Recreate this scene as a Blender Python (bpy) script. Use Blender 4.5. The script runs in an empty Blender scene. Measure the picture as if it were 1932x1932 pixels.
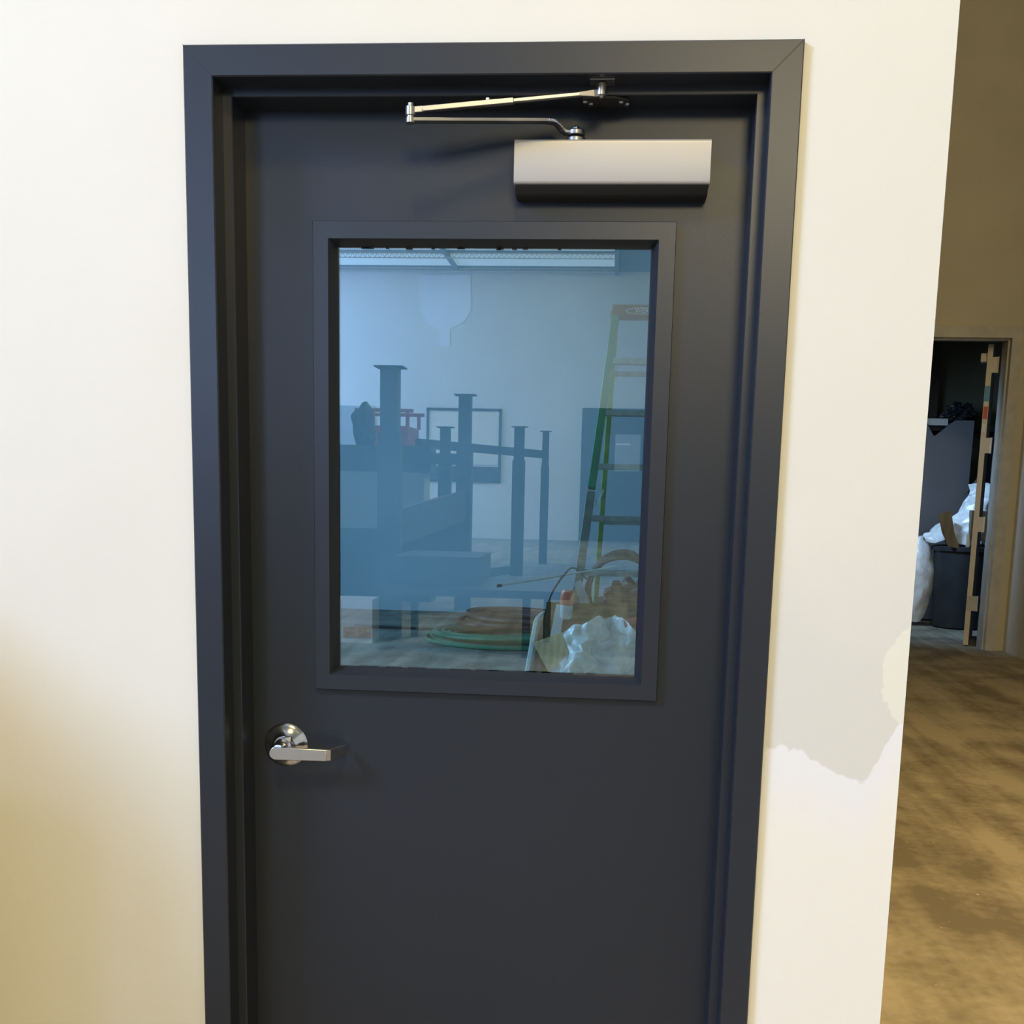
import bpy, bmesh, math, random
from mathutils import Vector, Matrix, noise
random.seed(7)
S = bpy.context.scene
COL = S.collection
PI = math.pi

# ------------------------------------------------------------------ camera
cam_d = bpy.data.cameras.new('camera')
cam = bpy.data.objects.new('camera', cam_d)
COL.objects.link(cam)
S.camera = cam
YAW, PITCH, ROLL = -0.08129, -0.16419, 0.02205
F_PX, PP_Y = 2186.7, 1289.6
_f = Vector((math.sin(YAW)*math.cos(PITCH), math.cos(YAW)*math.cos(PITCH), math.sin(PITCH)))
_r = Vector((math.cos(YAW), -math.sin(YAW), 0))
_u = _r.cross(_f)
_r2 = _r*math.cos(ROLL) + _u*math.sin(ROLL)
_u2 = -_r*math.sin(ROLL) + _u*math.cos(ROLL)
cam.matrix_world = Matrix(((_r2.x, _u2.x, -_f.x, 0.7359), (_r2.y, _u2.y, -_f.y, -2.0141),
                           (_r2.z, _u2.z, -_f.z, 1.4657), (0, 0, 0, 1)))
cam_d.sensor_width = 36; cam_d.sensor_fit = 'HORIZONTAL'
cam_d.lens = 36*F_PX/1932
cam_d.shift_y = (PP_Y-966)/1932
cam_d.clip_start = 0.05; cam_d.clip_end = 200

# ------------------------------------------------------------------ world, lights, exposure
w = bpy.data.worlds.new('world'); S.world = w; w.use_nodes = True
w.node_tree.nodes['Background'].inputs[0].default_value = (0.55, 0.68, 0.9, 1)
w.node_tree.nodes['Background'].inputs[1].default_value = 0.15

def area(name, loc, target, size, power, col, size_y=None, spread=None):
    d = bpy.data.lights.new(name, 'AREA'); d.energy = power; d.color = col
    d.shape = 'RECTANGLE'; d.size = size; d.size_y = size_y or size
    if spread: d.spread = spread
    o = bpy.data.objects.new(name, d); COL.objects.link(o); o.location = loc
    o.rotation_euler = (Vector(target)-Vector(loc)).to_track_quat('-Z', 'Y').to_euler()
    return o
WARM = (1.0, 0.80, 0.50); BLUE = (0.42, 0.66, 1.0)
area('high_bay_light', (0.8, -5.6, 7.3), (0.8, 0.0, 0.6), 0.9, 255, (1.0, 0.72, 0.22))
area('skylight_daylight', (-6.0, -5.0, 6.0), (0.2, 0, 1.6), 2.2, 760, (0.43, 0.59, 1.0))
area('warehouse_light_far', (-2.0, -24.0, 7.4), (-2.0, -30.0, 3.0), 5.0, 430, (1.0, 0.90, 0.48), 3.0)
area('warehouse_light_mid', (3.5, -17.0, 7.4), (0.5, -2.0, 2.5), 4.0, 800, (1.0, 0.84, 0.50), 4.0)
area('rear_window_daylight', (-11.9, -28.5, 5.2), (0, -26.0, 4.0), 9.0, 1900, (0.39, 0.56, 1.0), 5.0)
area('inner_room_daylight', (-3.2, 4.2, 3.2), (0.8, 3.6, 0.8), 2.0, 250, (0.47, 0.76, 1.0))
area('inner_room_opening', (-4.3, 8.3, 1.5), (0, 12.0, 1.9), 2.4, 116, (0.34, 0.66, 1.0), 1.6, 2.3)
area('corridor_lamp', (3.3, 0.4, 7.3), (3.3, 1.2, 0), 1.2, 105, (1.0, 0.63, 0.18), None, 1.7)
area('store_daylight', (2.9, 10.7, 2.7), (4.6, 11.4, 1.5), 0.8, 22, (0.45, 0.70, 1.0), None, 1.7)
S.view_settings.view_transform = 'Standard'
S.view_settings.look = 'None'
S.view_settings.exposure = 0.06
S.view_settings.gamma = 1.0

# ------------------------------------------------------------------ materials
def nmat(name):
    m = bpy.data.materials.new(name); m.use_nodes = True
    nt = m.node_tree; b = nt.nodes['Principled BSDF']
    return m, nt, b
def mat(name, col, rough=0.5, metal=0.0, var=0.08, scale=6.0, bump=0.0, bscale=200.0, spec=0.5, coat=0.0):
    m, nt, b = nmat(name)
    b.inputs['Roughness'].default_value = rough; b.inputs['Metallic'].default_value = metal
    b.inputs['Specular IOR Level'].default_value = spec
    b.inputs['Coat Weight'].default_value = coat
    tc = nt.nodes.new('ShaderNodeTexCoord')
    n = nt.nodes.new('ShaderNodeTexNoise'); n.inputs['Scale'].default_value = scale; n.inputs['Detail'].default_value = 4
    nt.links.new(tc.outputs['Object'], n.inputs['Vector'])
    r = nt.nodes.new('ShaderNodeValToRGB')
    r.color_ramp.elements[0].position = 0.3; r.color_ramp.elements[1].position = 0.7
    r.color_ramp.elements[0].color = [c*(1-var) for c in col]+[1]
    r.color_ramp.elements[1].color = [min(1, c*(1+var)) for c in col]+[1]
    nt.links.new(n.outputs['Fac'], r.inputs['Fac']); nt.links.new(r.outputs['Color'], b.inputs['Base Color'])
    if bump:
        n2 = nt.nodes.new('ShaderNodeTexNoise'); n2.inputs['Scale'].default_value = bscale; n2.inputs['Detail'].default_value = 3
        nt.links.new(tc.outputs['Object'], n2.inputs['Vector'])
        bp = nt.nodes.new('ShaderNodeBump'); bp.inputs['Strength'].default_value = bump; bp.inputs['Distance'].default_value = 0.002
        nt.links.new(n2.outputs['Fac'], bp.inputs['Height']); nt.links.new(bp.outputs['Normal'], b.inputs['Normal'])
    return m

def math_node(nt, op, a, b=None, c=None):
    n = nt.nodes.new('ShaderNodeMath'); n.operation = op
    for i, v in enumerate((a, b, c)):
        if v is None: continue
        if hasattr(v, 'is_output') or hasattr(v, 'links'): nt.links.new(v, n.inputs[i])
        else: n.inputs[i].default_value = v
    return n.outputs[0]

def front_wall_mat():
    """cream wall paint; beside the door a bare plaster area, white primer with a ragged top edge below it"""
    m, nt, b = nmat('cream_wall_paint')
    b.inputs['Roughness'].default_value = 0.62
    tc = nt.nodes.new('ShaderNodeTexCoord'); sx = nt.nodes.new('ShaderNodeSeparateXYZ')
    nt.links.new(tc.outputs['Object'], sx.inputs[0]); X, Y, Z = sx.outputs
    def nz(scale, detail=4):
        n = nt.nodes.new('ShaderNodeTexNoise'); n.inputs['Scale'].default_value = scale; n.inputs['Detail'].default_value = detail
        nt.links.new(tc.outputs['Object'], n.inputs['Vector']); return n.outputs['Fac']
    def step(v, lo, hi):
        mr = nt.nodes.new('ShaderNodeMapRange'); mr.inputs['From Min'].default_value = lo; mr.inputs['From Max'].default_value = hi
        nt.links.new(v, mr.inputs['Value']); return mr.outputs['Result']
    def mix(f, a, c):
        mx = nt.nodes.new('ShaderNodeMix'); mx.data_type = 'RGBA'; nt.links.new(f, mx.inputs['Factor'])
        for k, v in ((6, a), (7, c)):
            if isinstance(v, tuple): mx.inputs[k].default_value = (*v, 1)
            else: nt.links.new(v, mx.inputs[k])
        return mx.outputs[2]
    base = mix(step(nz(3), 0.3, 0.7), (0.84, 0.825, 0.72), (0.87, 0.855, 0.75))
    right = step(X, 1.016, 1.024)
    # plaster area (slightly greyer), fades upwards
    pl = math_node(nt, 'MULTIPLY', right, step(math_node(nt, 'ADD', Z, math_node(nt, 'MULTIPLY', nz(6), 0.25)), 1.62, 1.30))
    c1 = mix(pl, base, (0.79, 0.78, 0.70))
    # primer edge height follows x: 1.03 at the frame, dips to .985 near x=1.18, climbs to 1.07 at the corner
    dip = math_node(nt, 'SUBTRACT', 1.032, math_node(nt, 'MULTIPLY', step(X, 1.07, 1.175), 0.05))
    hi = math_node(nt, 'ADD', dip, math_node(nt, 'MULTIPLY', step(X, 1.20, 1.25), 0.115))
    edge = math_node(nt, 'ADD', hi, math_node(nt, 'MULTIPLY', math_node(nt, 'SUBTRACT', nz(38, 6), 0.5), 0.045))
    d = math_node(nt, 'SUBTRACT', edge, Z)
    pr = math_node(nt, 'MULTIPLY', right, step(d, -0.002, 0.004))
    c2 = mix(pr, c1, (0.93, 0.93, 0.92))
    pr2 = math_node(nt, 'MULTIPLY', right, step(d, 0.0, 0.16))
    c2 = mix(pr2, c2, (0.97, 0.94, 0.83))
    # cream dab on the corner
    ex = math_node(nt, 'DIVIDE', math_node(nt, 'SUBTRACT', X, 1.262), 0.048)
    ez = math_node(nt, 'DIVIDE', math_node(nt, 'SUBTRACT', Z, 1.165), 0.085)
    rr = math_node(nt, 'ADD', math_node(nt, 'MULTIPLY', ex, ex), math_node(nt, 'MULTIPLY', ez, ez))
    rr = math_node(nt, 'ADD', rr, math_node(nt, 'MULTIPLY', math_node(nt, 'SUBTRACT', nz(45), 0.5), 0.9))
    dab = math_node(nt, 'MULTIPLY', right, step(rr, 1.1, 0.95))
    c3 = mix(dab, c2, (0.90, 0.88, 0.75))
    nt.links.new(c3, b.inputs['Base Color'])
    n2 = nt.nodes.new('ShaderNodeTexNoise'); n2.inputs['Scale'].default_value = 140; n2.inputs['Detail'].default_value = 3
    nt.links.new(tc.outputs['Object'], n2.inputs['Vector'])
    bp = nt.nodes.new('ShaderNodeBump'); bp.inputs['Strength'].default_value = 0.08; bp.inputs['Distance'].default_value = 0.002
    nt.links.new(n2.outputs['Fac'], bp.inputs['Height']); nt.links.new(bp.outputs['Normal'], b.inputs['Normal'])
    return m

def floor_mat():
    m, nt, b = nmat('dusty_concrete_floor')
    b.inputs['Roughness'].default_value = 0.75
    tc = nt.nodes.new('ShaderNodeTexCoord')
    mp = nt.nodes.new('ShaderNodeMapping'); mp.inputs['Rotation'].default_value = (0, 0, 0.13); mp.inputs['Scale'].default_value = (1.0, 0.07, 1)
    nt.links.new(tc.outputs['Object'], mp.inputs['Vector'])
    def nz(scale, vec, detail=5, dist=0.0):
        n = nt.nodes.new('ShaderNodeTexNoise'); n.inputs['Scale'].default_value = scale; n.inputs['Detail'].default_value = detail
        n.inputs['Distortion'].default_value = dist
        nt.links.new(vec, n.inputs['Vector']); return n.outputs['Fac']
    a = nz(2.3, tc.outputs['Object'], 12, 0.35); tr = nz(5.5, mp.outputs[0], 6, 0.2); sm = nz(21, tc.outputs['Object'], 6)
    v = math_node(nt, 'ADD', math_node(nt, 'MULTIPLY', a, 0.42), math_node(nt, 'ADD', math_node(nt, 'MULTIPLY', tr, 0.42), math_node(nt, 'MULTIPLY', sm, 0.16)))
    r = nt.nodes.new('ShaderNodeValToRGB'); nt.links.new(v, r.inputs['Fac'])
    e = r.color_ramp.elements
    e[0].position = 0.42; e[0].color = (0.19, 0.17, 0.135, 1)
    e[1].position = 0.58; e[1].color = (0.42, 0.385, 0.31, 1)
    k = e.new(0.50); k.color = (0.305, 0.28, 0.222, 1)
    sp = nz(26, tc.outputs['Object'], 2)
    mr = nt.nodes.new('ShaderNodeMapRange'); mr.inputs['From Min'].default_value = 0.745; mr.inputs['From Max'].default_value = 0.765
    nt.links.new(sp, mr.inputs['Value'])
    mx = nt.nodes.new('ShaderNodeMix'); mx.data_type = 'RGBA'; nt.links.new(mr.outputs[0], mx.inputs['Factor'])
    nt.links.new(r.outputs[0], mx.inputs[6]); mx.inputs[7].default_value = (0.62, 0.58, 0.48, 1)
    nt.links.new(mx.outputs[2], b.inputs['Base Color'])
    bp = nt.nodes.new('ShaderNodeBump'); bp.inputs['Strength'].default_value = 0.15; bp.inputs['Distance'].default_value = 0.004
    nt.links.new(sm, bp.inputs['Height']); nt.links.new(bp.outputs['Normal'], b.inputs['Normal'])
    return m

def glass_mat():
    m = bpy.data.materials.new('tinted_reflective_glass'); m.use_nodes = True
    nt = m.node_tree; nt.nodes.remove(nt.nodes['Principled BSDF'])
    out = nt.nodes['Material Output']
    t = nt.nodes.new('ShaderNodeBsdfTransparent'); t.inputs[0].default_value = (0.74, 0.88, 0.96, 1)
    g = nt.nodes.new('ShaderNodeBsdfGlossy'); g.inputs['Roughness'].default_value = 0.0; g.inputs['Color'].default_value = (0.98, 1.0, 0.97, 1)
    lw = nt.nodes.new('ShaderNodeFresnel'); lw.inputs['IOR'].default_value = 2.6
    mx = nt.nodes.new('ShaderNodeMixShader')
    nt.links.new(lw.outputs[0], mx.inputs[0]); nt.links.new(t.outputs[0], mx.inputs[1]); nt.links.new(g.outputs[0], mx.inputs[2])
    nt.links.new(mx.outputs[0], out.inputs[0])
    return m

def wood_mat(name, c1, c2, scale=9, rough=0.6):
    m, nt, b = nmat(name); b.inputs['Roughness'].default_value = rough
    tc = nt.nodes.new('ShaderNodeTexCoord'); wv = nt.nodes.new('ShaderNodeTexWave')
    wv.inputs['Scale'].default_value = scale; wv.inputs['Distortion'].default_value = 5; wv.inputs['Detail'].default_value = 3
    nt.links.new(tc.outputs['Object'], wv.inputs['Vector'])
    r = nt.nodes.new('ShaderNodeValToRGB'); r.color_ramp.elements[0].color = (*c1, 1); r.color_ramp.elements[1].color = (*c2, 1)
    nt.links.new(wv.outputs['Fac'], r.inputs['Fac']); nt.links.new(r.outputs[0], b.inputs['Base Color'])
    return m
def sheet_mat(name, col, alpha, rough=0.3):
    """milky plastic film, partly see-through"""
    m, nt, b = nmat(name); b.inputs['Roughness'].default_value = rough; b.inputs['Base Color'].default_value = (*col, 1)
    tc = nt.nodes.new('ShaderNodeTexCoord'); n = nt.nodes.new('ShaderNodeTexNoise'); n.inputs['Scale'].default_value = 11
    n.inputs['Detail'].default_value = 5; n.inputs['Distortion'].default_value = 1.5
    nt.links.new(tc.outputs['Object'], n.inputs['Vector'])
    mr = nt.nodes.new('ShaderNodeMapRange'); mr.inputs['To Min'].default_value = alpha[0]; mr.inputs['To Max'].default_value = alpha[1]
    mr.inputs['From Min'].default_value = 0.35; mr.inputs['From Max'].default_value = 0.62
    nt.links.new(n.outputs['Fac'], mr.inputs['Value']); nt.links.new(mr.outputs[0], b.inputs['Alpha'])
    return m
def emit_mat(name, col, strength):
    m, nt, b = nmat(name); b.inputs['Base Color'].default_value = (*col, 1)
    b.inputs['Emission Color'].default_value = (*col, 1); b.inputs['Emission Strength'].default_value = strength
    return m

M = {}
M['wall'] = front_wall_mat()
M['cream'] = mat('shaded_cream_paint', (0.54, 0.505, 0.40), 0.65, var=0.04, scale=2)  # corridor cream, lowered in tone to carry the shade there
M['grey_wall'] = mat('grey_plaster', (0.78, 0.76, 0.70), 0.7, var=0.05, scale=2)
M['white_wall'] = mat('white_warehouse_wall', (0.74, 0.76, 0.76), 0.7, var=0.05, scale=0.3)
M['blue_wall'] = mat('inner_room_wall', (0.55, 0.60, 0.62), 0.7, var=0.06, scale=0.8)
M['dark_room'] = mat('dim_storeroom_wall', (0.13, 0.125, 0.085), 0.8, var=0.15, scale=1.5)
M['floor'] = floor_mat()
M['ceil'] = mat('roof_deck', (0.34, 0.40, 0.44), 0.7, var=0.06, scale=0.5)
M['skylight'] = emit_mat('skylight_panel', (0.66, 0.84, 0.94), 0.62)
M['roof_glow'] = emit_mat('added_blue_glow_panel', (0.55, 0.75, 1.0), 1.7)  # glow of the added roof panel
M['door'] = mat('charcoal_door_paint', (0.018, 0.0225, 0.031), 0.34, var=0.05, scale=1.5, bump=0.05, bscale=500)
M['frame'] = mat('charcoal_frame_paint', (0.022, 0.027, 0.037), 0.30, var=0.04, scale=1.5, bump=0.04, bscale=500)
M['rubber'] = mat('black_gasket', (0.02, 0.02, 0.02), 0.7)
M['alu_paint'] = mat('silver_closer_paint', (0.50, 0.485, 0.455), 0.45, metal=0.3, var=0.02)
M['steel'] = mat('zinc_plated_steel', (0.42, 0.41, 0.39), 0.34, metal=1.0, var=0.05, scale=30)
M['chrome'] = mat('satin_chrome', (0.72, 0.70, 0.66), 0.22, metal=1.0, var=0.02, scale=30)
M['chrome_b'] = mat('polished_chrome', (0.75, 0.74, 0.71), 0.14, metal=1.0, var=0.02, scale=30)
M['glass'] = glass_mat()
M['green'] = mat('green_fibreglass', (0.010, 0.22, 0.095), 0.4, var=0.2, scale=9)
M['green_d'] = mat('worn_green_fibreglass', (0.20, 0.33, 0.08), 0.45, var=0.3, scale=12)
M['brown_cap'] = mat('brown_moulded_plastic', (0.28, 0.10, 0.035), 0.5, var=0.2, scale=20)
M['alu'] = mat('dull_aluminium', (0.42, 0.42, 0.40), 0.42, metal=0.6, var=0.2, scale=20)
M['alu_w'] = mat('worn_grey_rail', (0.20, 0.21, 0.18), 0.5, metal=0.2, var=0.25, scale=14)
M['alu_b'] = mat('bright_aluminium', (0.75, 0.80, 0.82), 0.3, metal=0.6, var=0.1, scale=20)
M['hose_g'] = mat('green_hose_rubber', (0.02, 0.22, 0.12), 0.5, var=0.25, scale=7)
M['hose_r'] = mat('brown_hose_rubber', (0.13, 0.045, 0.03), 0.5, var=0.2, scale=7)
M['hose_k'] = mat('dark_cable_rubber', (0.05, 0.035, 0.03), 0.55, var=0.2, scale=20)
M['bin_in'] = mat('grey_bin_plastic', (0.16, 0.15, 0.14), 0.6, var=0.2, scale=8)
M['card'] = wood_mat('brown_cardboard', (0.17, 0.10, 0.04), (0.21, 0.13, 0.055), 3, 0.8)
M['card_d'] = mat('dull_brown_cardboard', (0.15, 0.10, 0.055), 0.8, var=0.15, scale=7)
M['ply'] = wood_mat('stained_plywood', (0.58, 0.42, 0.24), (0.68, 0.54, 0.34), 12, 0.6)
M['lam'] = mat('white_laminate', (0.80, 0.86, 0.95), 0.4, var=0.02)
M['film'] = sheet_mat('milky_plastic_film', (0.78, 0.84, 0.88), (0.60, 1.0))
M['film2'] = sheet_mat('cloudy_plastic_film', (0.80, 0.84, 0.88), (0.8, 1.0), 0.25)
M['orange'] = mat('orange_red_plastic', (1.0, 0.24, 0.14), 0.4, var=0.05)
M['can'] = mat('black_can_plastic', (0.022, 0.026, 0.032), 0.55, var=0.2, scale=6)
M['board'] = mat('grey_board', (0.13, 0.13, 0.14), 0.7, var=0.06, scale=3)
M['galv'] = mat('grey_galvanised_frame', (0.50, 0.49, 0.46), 0.45, var=0.12, scale=7)
M['edge'] = mat('primed_door_edge', (0.66, 0.60, 0.50), 0.5, var=0.05)
M['black'] = mat('black_bag_plastic', (0.012, 0.012, 0.016), 0.4, var=0.2)
M['purple'] = mat('dark_purple_rag', (0.05, 0.03, 0.05), 0.8, var=0.3, scale=14)
M['red'] = mat('red_machine_paint', (0.62, 0.10, 0.10), 0.45, var=0.1)
M['rack'] = mat('dark_blue_steel_paint', (0.035, 0.05, 0.075), 0.5, var=0.1)
M['white'] = mat('white_card', (0.75, 0.74, 0.70), 0.6, var=0.04)
M['sticker_b'] = mat('blue_label', (0.05, 0.28, 0.48), 0.4)
M['sticker_r'] = mat('red_label', (0.50, 0.07, 0.02), 0.4)
M['picture'] = mat('orange_print', (0.70, 0.36, 0.16), 0.5, var=0.4, scale=25)
M['crate'] = wood_mat('pine_crate_boards', (0.42, 0.28, 0.14), (0.55, 0.38, 0.20), 6)

# ------------------------------------------------------------------ geometry helpers
class MB:
    def __init__(s): s.bm = bmesh.new()
    def hexa(s, pts):
        v = [s.bm.verts.new(p) for p in pts]
        for f in ((0, 3, 2, 1), (4, 5, 6, 7), (0, 1, 5, 4), (1, 2, 6, 5), (2, 3, 7, 6), (3, 0, 4, 7)):
            s.bm.faces.new([v[i] for i in f])
        return s
    def box(s, x0, x1, y0, y1, z0, z1, mtx=None):
        p = [(x0, y0, z0), (x1, y0, z0), (x1, y1, z0), (x0, y1, z0), (x0, y0, z1), (x1, y0, z1), (x1, y1, z1), (x0, y1, z1)]
        if mtx: p = [mtx @ Vector(q) for q in p]
        return s.hexa(p)
    def bar(s, a, b, wa, ha, side=None, wb=None, hb=None):
        """rectangular bar from a to b; width along side, height along the third axis"""
        a = Vector(a); b = Vector(b); d = (b-a).normalized()
        sd = Vector(side) if side else (Vector((0, 0, 1)) if abs(d.z) < 0.9 else Vector((1, 0, 0)))
        sd = (sd - d*sd.dot(d)).normalized(); t = d.cross(sd)
        wb = wa if wb is None else wb; hb = ha if hb is None else hb
        def ring(c, w_, h_): return [c-sd*w_/2-t*h_/2, c+sd*w_/2-t*h_/2, c+sd*w_/2+t*h_/2, c-sd*w_/2+t*h_/2]
        return s.hexa(ring(a, wa, ha)+ring(b, wb, hb))
    def tube(s, pts, r, n=10, closed=False, cap=True):
        pts = [Vector(p) for p in pts]; N = len(pts)
        rr = r if isinstance(r, (list, tuple)) else [r]*N
        rings = []; prev = None
        for i, p in enumerate(pts):
            if closed: d = pts[(i+1) % N]-pts[i-1]
            else: d = pts[min(i+1, N-1)]-pts[max(i-1, 0)]
            d.normalize()
            if prev is None:
                u = d.orthogonal().normalized()
            else:
                u = prev - d*prev.dot(d)
                u = u.normalized() if u.length > 1e-6 else d.orthogonal().normalized()
            prev = u; v = d.cross(u)
            rings.append([s.bm.verts.new(p + (u*math.cos(2*PI*k/n)+v*math.sin(2*PI*k/n))*rr[i]) for k in range(n)])
        R = range(N if closed else N-1)
        for i in R:
            a = rings[i]; b = rings[(i+1) % N]
            for k in range(n): s.bm.faces.new((a[k], a[(k+1) % n], b[(k+1) % n], b[k]))
        if cap and not closed:
            s.bm.faces.new(rings[0][::-1]); s.bm.faces.new(rings[-1])
        return s
    def cyl(s, a, b, r, r2=None, n=24): return s.tube([a, b], [r, r if r2 is None else r2], n)
    def lathe(s, prof, origin, axis=(0, 0, 1), n=40, sx=1.0):
        o = Vector(origin); ax = Vector(axis).normalized(); u = ax.orthogonal().normalized(); v = ax.cross(u)
        rings = []
        for (r, h) in prof:
            rings.append([s.bm.verts.new(o+ax*h+(u*math.cos(2*PI*k/n)*sx+v*math.sin(2*PI*k/n))*max(r, 1e-4)) for k in range(n)])
        for a, b in zip(rings, rings[1:]):
            for k in range(n): s.bm.faces.new((a[k], a[(k+1) % n], b[(k+1) % n], b[k]))
        s.bm.faces.new(rings[0][::-1]); s.bm.faces.new(rings[-1]); return s
    def prism(s, poly, vec):
        v1 = [s.bm.verts.new(p) for p in poly]; v2 = [s.bm.verts.new(Vector(p)+Vector(vec)) for p in poly]
        n = len(poly); s.bm.faces.new(v1[::-1]); s.bm.faces.new(v2)
        for i in range(n): s.bm.faces.new((v1[i], v1[(i+1) % n], v2[(i+1) % n], v2[i]))
        return s
    def grid(s, fn, nu, nv):
        g = [[s.bm.verts.new(fn(i/nu, j/nv)) for j in range(nv+1)] for i in range(nu+1)]
        for i in range(nu):
            for j in range(nv): s.bm.faces.new((g[i][j], g[i+1][j], g[i+1][j+1], g[i][j+1]))
        return s
    def sweep(s, rings, closed=False):
        """rings: list of equal length point lists"""
        V = [[s.bm.verts.new(p) for p in r] for r in rings]; N = len(V)
        for i in range(N if closed else N-1):
            a = V[i]; b = V[(i+1) % N]
            for k in range(len(a)-1): s.bm.faces.new((a[k], a[k+1], b[k+1], b[k]))
        return s
    def build(s, name, m, parent=None, smooth=False, bevel=0.0, seg=2, angle=30, solid=0.0, merge=False):
        if merge: bmesh.ops.remove_doubles(s.bm, verts=s.bm.verts, dist=1e-5)
        bmesh.ops.recalc_face_normals(s.bm, faces=s.bm.faces)
        me = bpy.data.meshes.new(name); s.bm.to_mesh(me); s.bm.free()
        o = bpy.data.objects.new(name, me); COL.objects.link(o)
        me.materials.append(m)
        if parent is not None:
            o.parent = parent; o.matrix_parent_inverse = Matrix.Translation(-Vector(parent_loc(parent)))
        if smooth:
            for p in me.polygons: p.use_smooth = True
            me.set_sharp_from_angle(angle=math.radians(angle))
        if solid:
            md = o.modifiers.new('solid', 'SOLIDIFY'); md.thickness = solid; md.offset = 0
        if bevel:
            md = o.modifiers.new('bevel', 'BEVEL'); md.width = bevel; md.segments = seg; md.limit_method = 'ANGLE'; md.angle_limit = math.radians(35)
            md.harden_normals = False
            for p in me.polygons: p.use_smooth = True
            me.set_sharp_from_angle(angle=math.radians(30))
        return o
def parent_loc(p):      # a parent's place in the world: every nested parent is undone by its own inverse
    return Vector(p.location)
def tag(o, label, cat, group=None):
    o['label'] = label; o['category'] = cat
    if group: o['group'] = group
    return o
def thing(name, label, cat, loc, group=None):
    o = bpy.data.objects.new(name, None); COL.objects.link(o); o.location = loc; o.empty_display_size = 0.1
    return tag(o, label, cat, group)
def struct(o, label=None):
    o['kind'] = 'structure'
    if label: o['label'] = label
    return o
def curve_pts(keys, n=12):
    """Catmull-Rom through keys"""
    k = [Vector(p) for p in keys]; k = [k[0]*2-k[1]]+k+[k[-1]*2-k[-2]]; out = []
    for i in range(1, len(k)-2):
        for j in range(n):
            t = j/n; a, b, c, d = k[i-1], k[i], k[i+1], k[i+2]
            out.append(0.5*((2*b)+(c-a)*t+(2*a-5*b+4*c-d)*t*t+(3*b-a-3*c+d)*t**3))
    out.append(k[-2]); return out
def crumple(o_pts_fn, amp, scale, seed):
    def f(u, v):
        p = Vector(o_pts_fn(u, v)); q = p*scale+Vector((seed, seed*2, 0))
        n1 = noise.noise_vector(q); n2 = noise.noise_vector(q*2.7)
        rid = 1-abs(noise.noise(q*1.5))*2
        return p + n1*amp + n2*amp*0.45 + Vector((0, 0, 1))*rid*amp*0.4
    return f

W, TOP, FW = 1.016, 2.185, 0.050      # door frame outer width, height, face width
D1, D = 0.0518, 0.1184                # depth of the stop and of the door face
WY = 0.012                            # wall face behind the frame face
H = 8.0

# ------------------------------------------------------------------ setting: floor, walls, roof
struct(MB().box(-12, 9, -34.2, 14, -0.12, 0).build('floor', M['floor']), 'dusty mottled concrete floor')
m_ = MB()
m_.prism([(-12, WY, 0), (-12, WY, H), (1.2545, WY, H), (1.2545, WY, 0), (W-0.012, WY, 0), (W-0.012, WY, TOP-0.012), (0.012, WY, TOP-0.012), (0.012, WY, 0)], (0, 0.135, 0))
struct(m_.build('wall_front', M['wall']), 'cream painted wall around the charcoal door, patched with white primer at lower right')
m_ = MB()   # return walls of the inner room on the corridor side, stepped
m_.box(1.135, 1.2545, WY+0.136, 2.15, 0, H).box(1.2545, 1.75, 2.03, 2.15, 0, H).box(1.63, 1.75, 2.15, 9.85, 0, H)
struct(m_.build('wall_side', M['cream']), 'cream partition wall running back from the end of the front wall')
struct(MB().box(-4.6, 1.63, 12.0, 12.12, 0, H).build('wall_inner', M['blue_wall']), 'dim plaster wall at the back of the room behind the door glass')
struct(MB().box(-4.6, -4.48, WY+0.136, 12.0, 0, H).build('wall_inner_left', M['blue_wall']))
# far wall with the tall doorway
m_ = MB()
m_.prism([(1.75, 9.85, 0), (1.75, 9.85, H), (4.68, 9.85, H), (4.68, 9.85, 0), (4.55, 9.85, 0), (4.55, 9.85, 3.07), (3.43, 9.85, 3.07), (3.43, 9.85, 0)], (0, 0.26, 0))
struct(m_.build('wall_back', M['cream']), 'cream wall around the tall storeroom doorway')
struct(MB().hexa([(4.68, 9.85, 0), (4.55, 2.0, 0), (4.67, 2.0, 0), (4.80, 9.85, 0), (4.68, 9.85, H), (4.55, 2.0, H), (4.67, 2.0, H), (4.80, 9.85, H)]).build('wall_right', M['grey_wall']), 'grey plaster wall at the right edge of the corridor')
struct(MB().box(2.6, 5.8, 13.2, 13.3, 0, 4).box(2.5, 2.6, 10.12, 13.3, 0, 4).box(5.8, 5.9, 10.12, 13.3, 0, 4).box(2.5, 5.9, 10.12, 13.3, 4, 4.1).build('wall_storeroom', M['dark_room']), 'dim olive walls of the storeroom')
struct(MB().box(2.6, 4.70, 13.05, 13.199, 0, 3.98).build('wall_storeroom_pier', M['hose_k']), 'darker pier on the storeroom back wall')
# warehouse behind the camera (seen mirrored in the door glass)
struct(MB().box(-12.1, 9.1, -34.2, -34.05, 0, H+0.4).build('wall_rear', M['white_wall']), 'white wall at the far end of the warehouse, seen mirrored in the glass')
struct(MB().box(-12.1, -12, -34.05, 14, 0, H+0.4).build('wall_left', M['white_wall']))
struct(MB().box(9, 9.1, -34.05, 2, 0, H+0.4).box(4.6, 9, 2.0, 2.1, 0, H).build('wall_far_right', M['white_wall']))
cl = struct(MB().box(-12, 9, -34.1, 14, H+0.02, H+0.14).build('ceiling', M['ceil']), 'grey steel roof deck')

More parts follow.
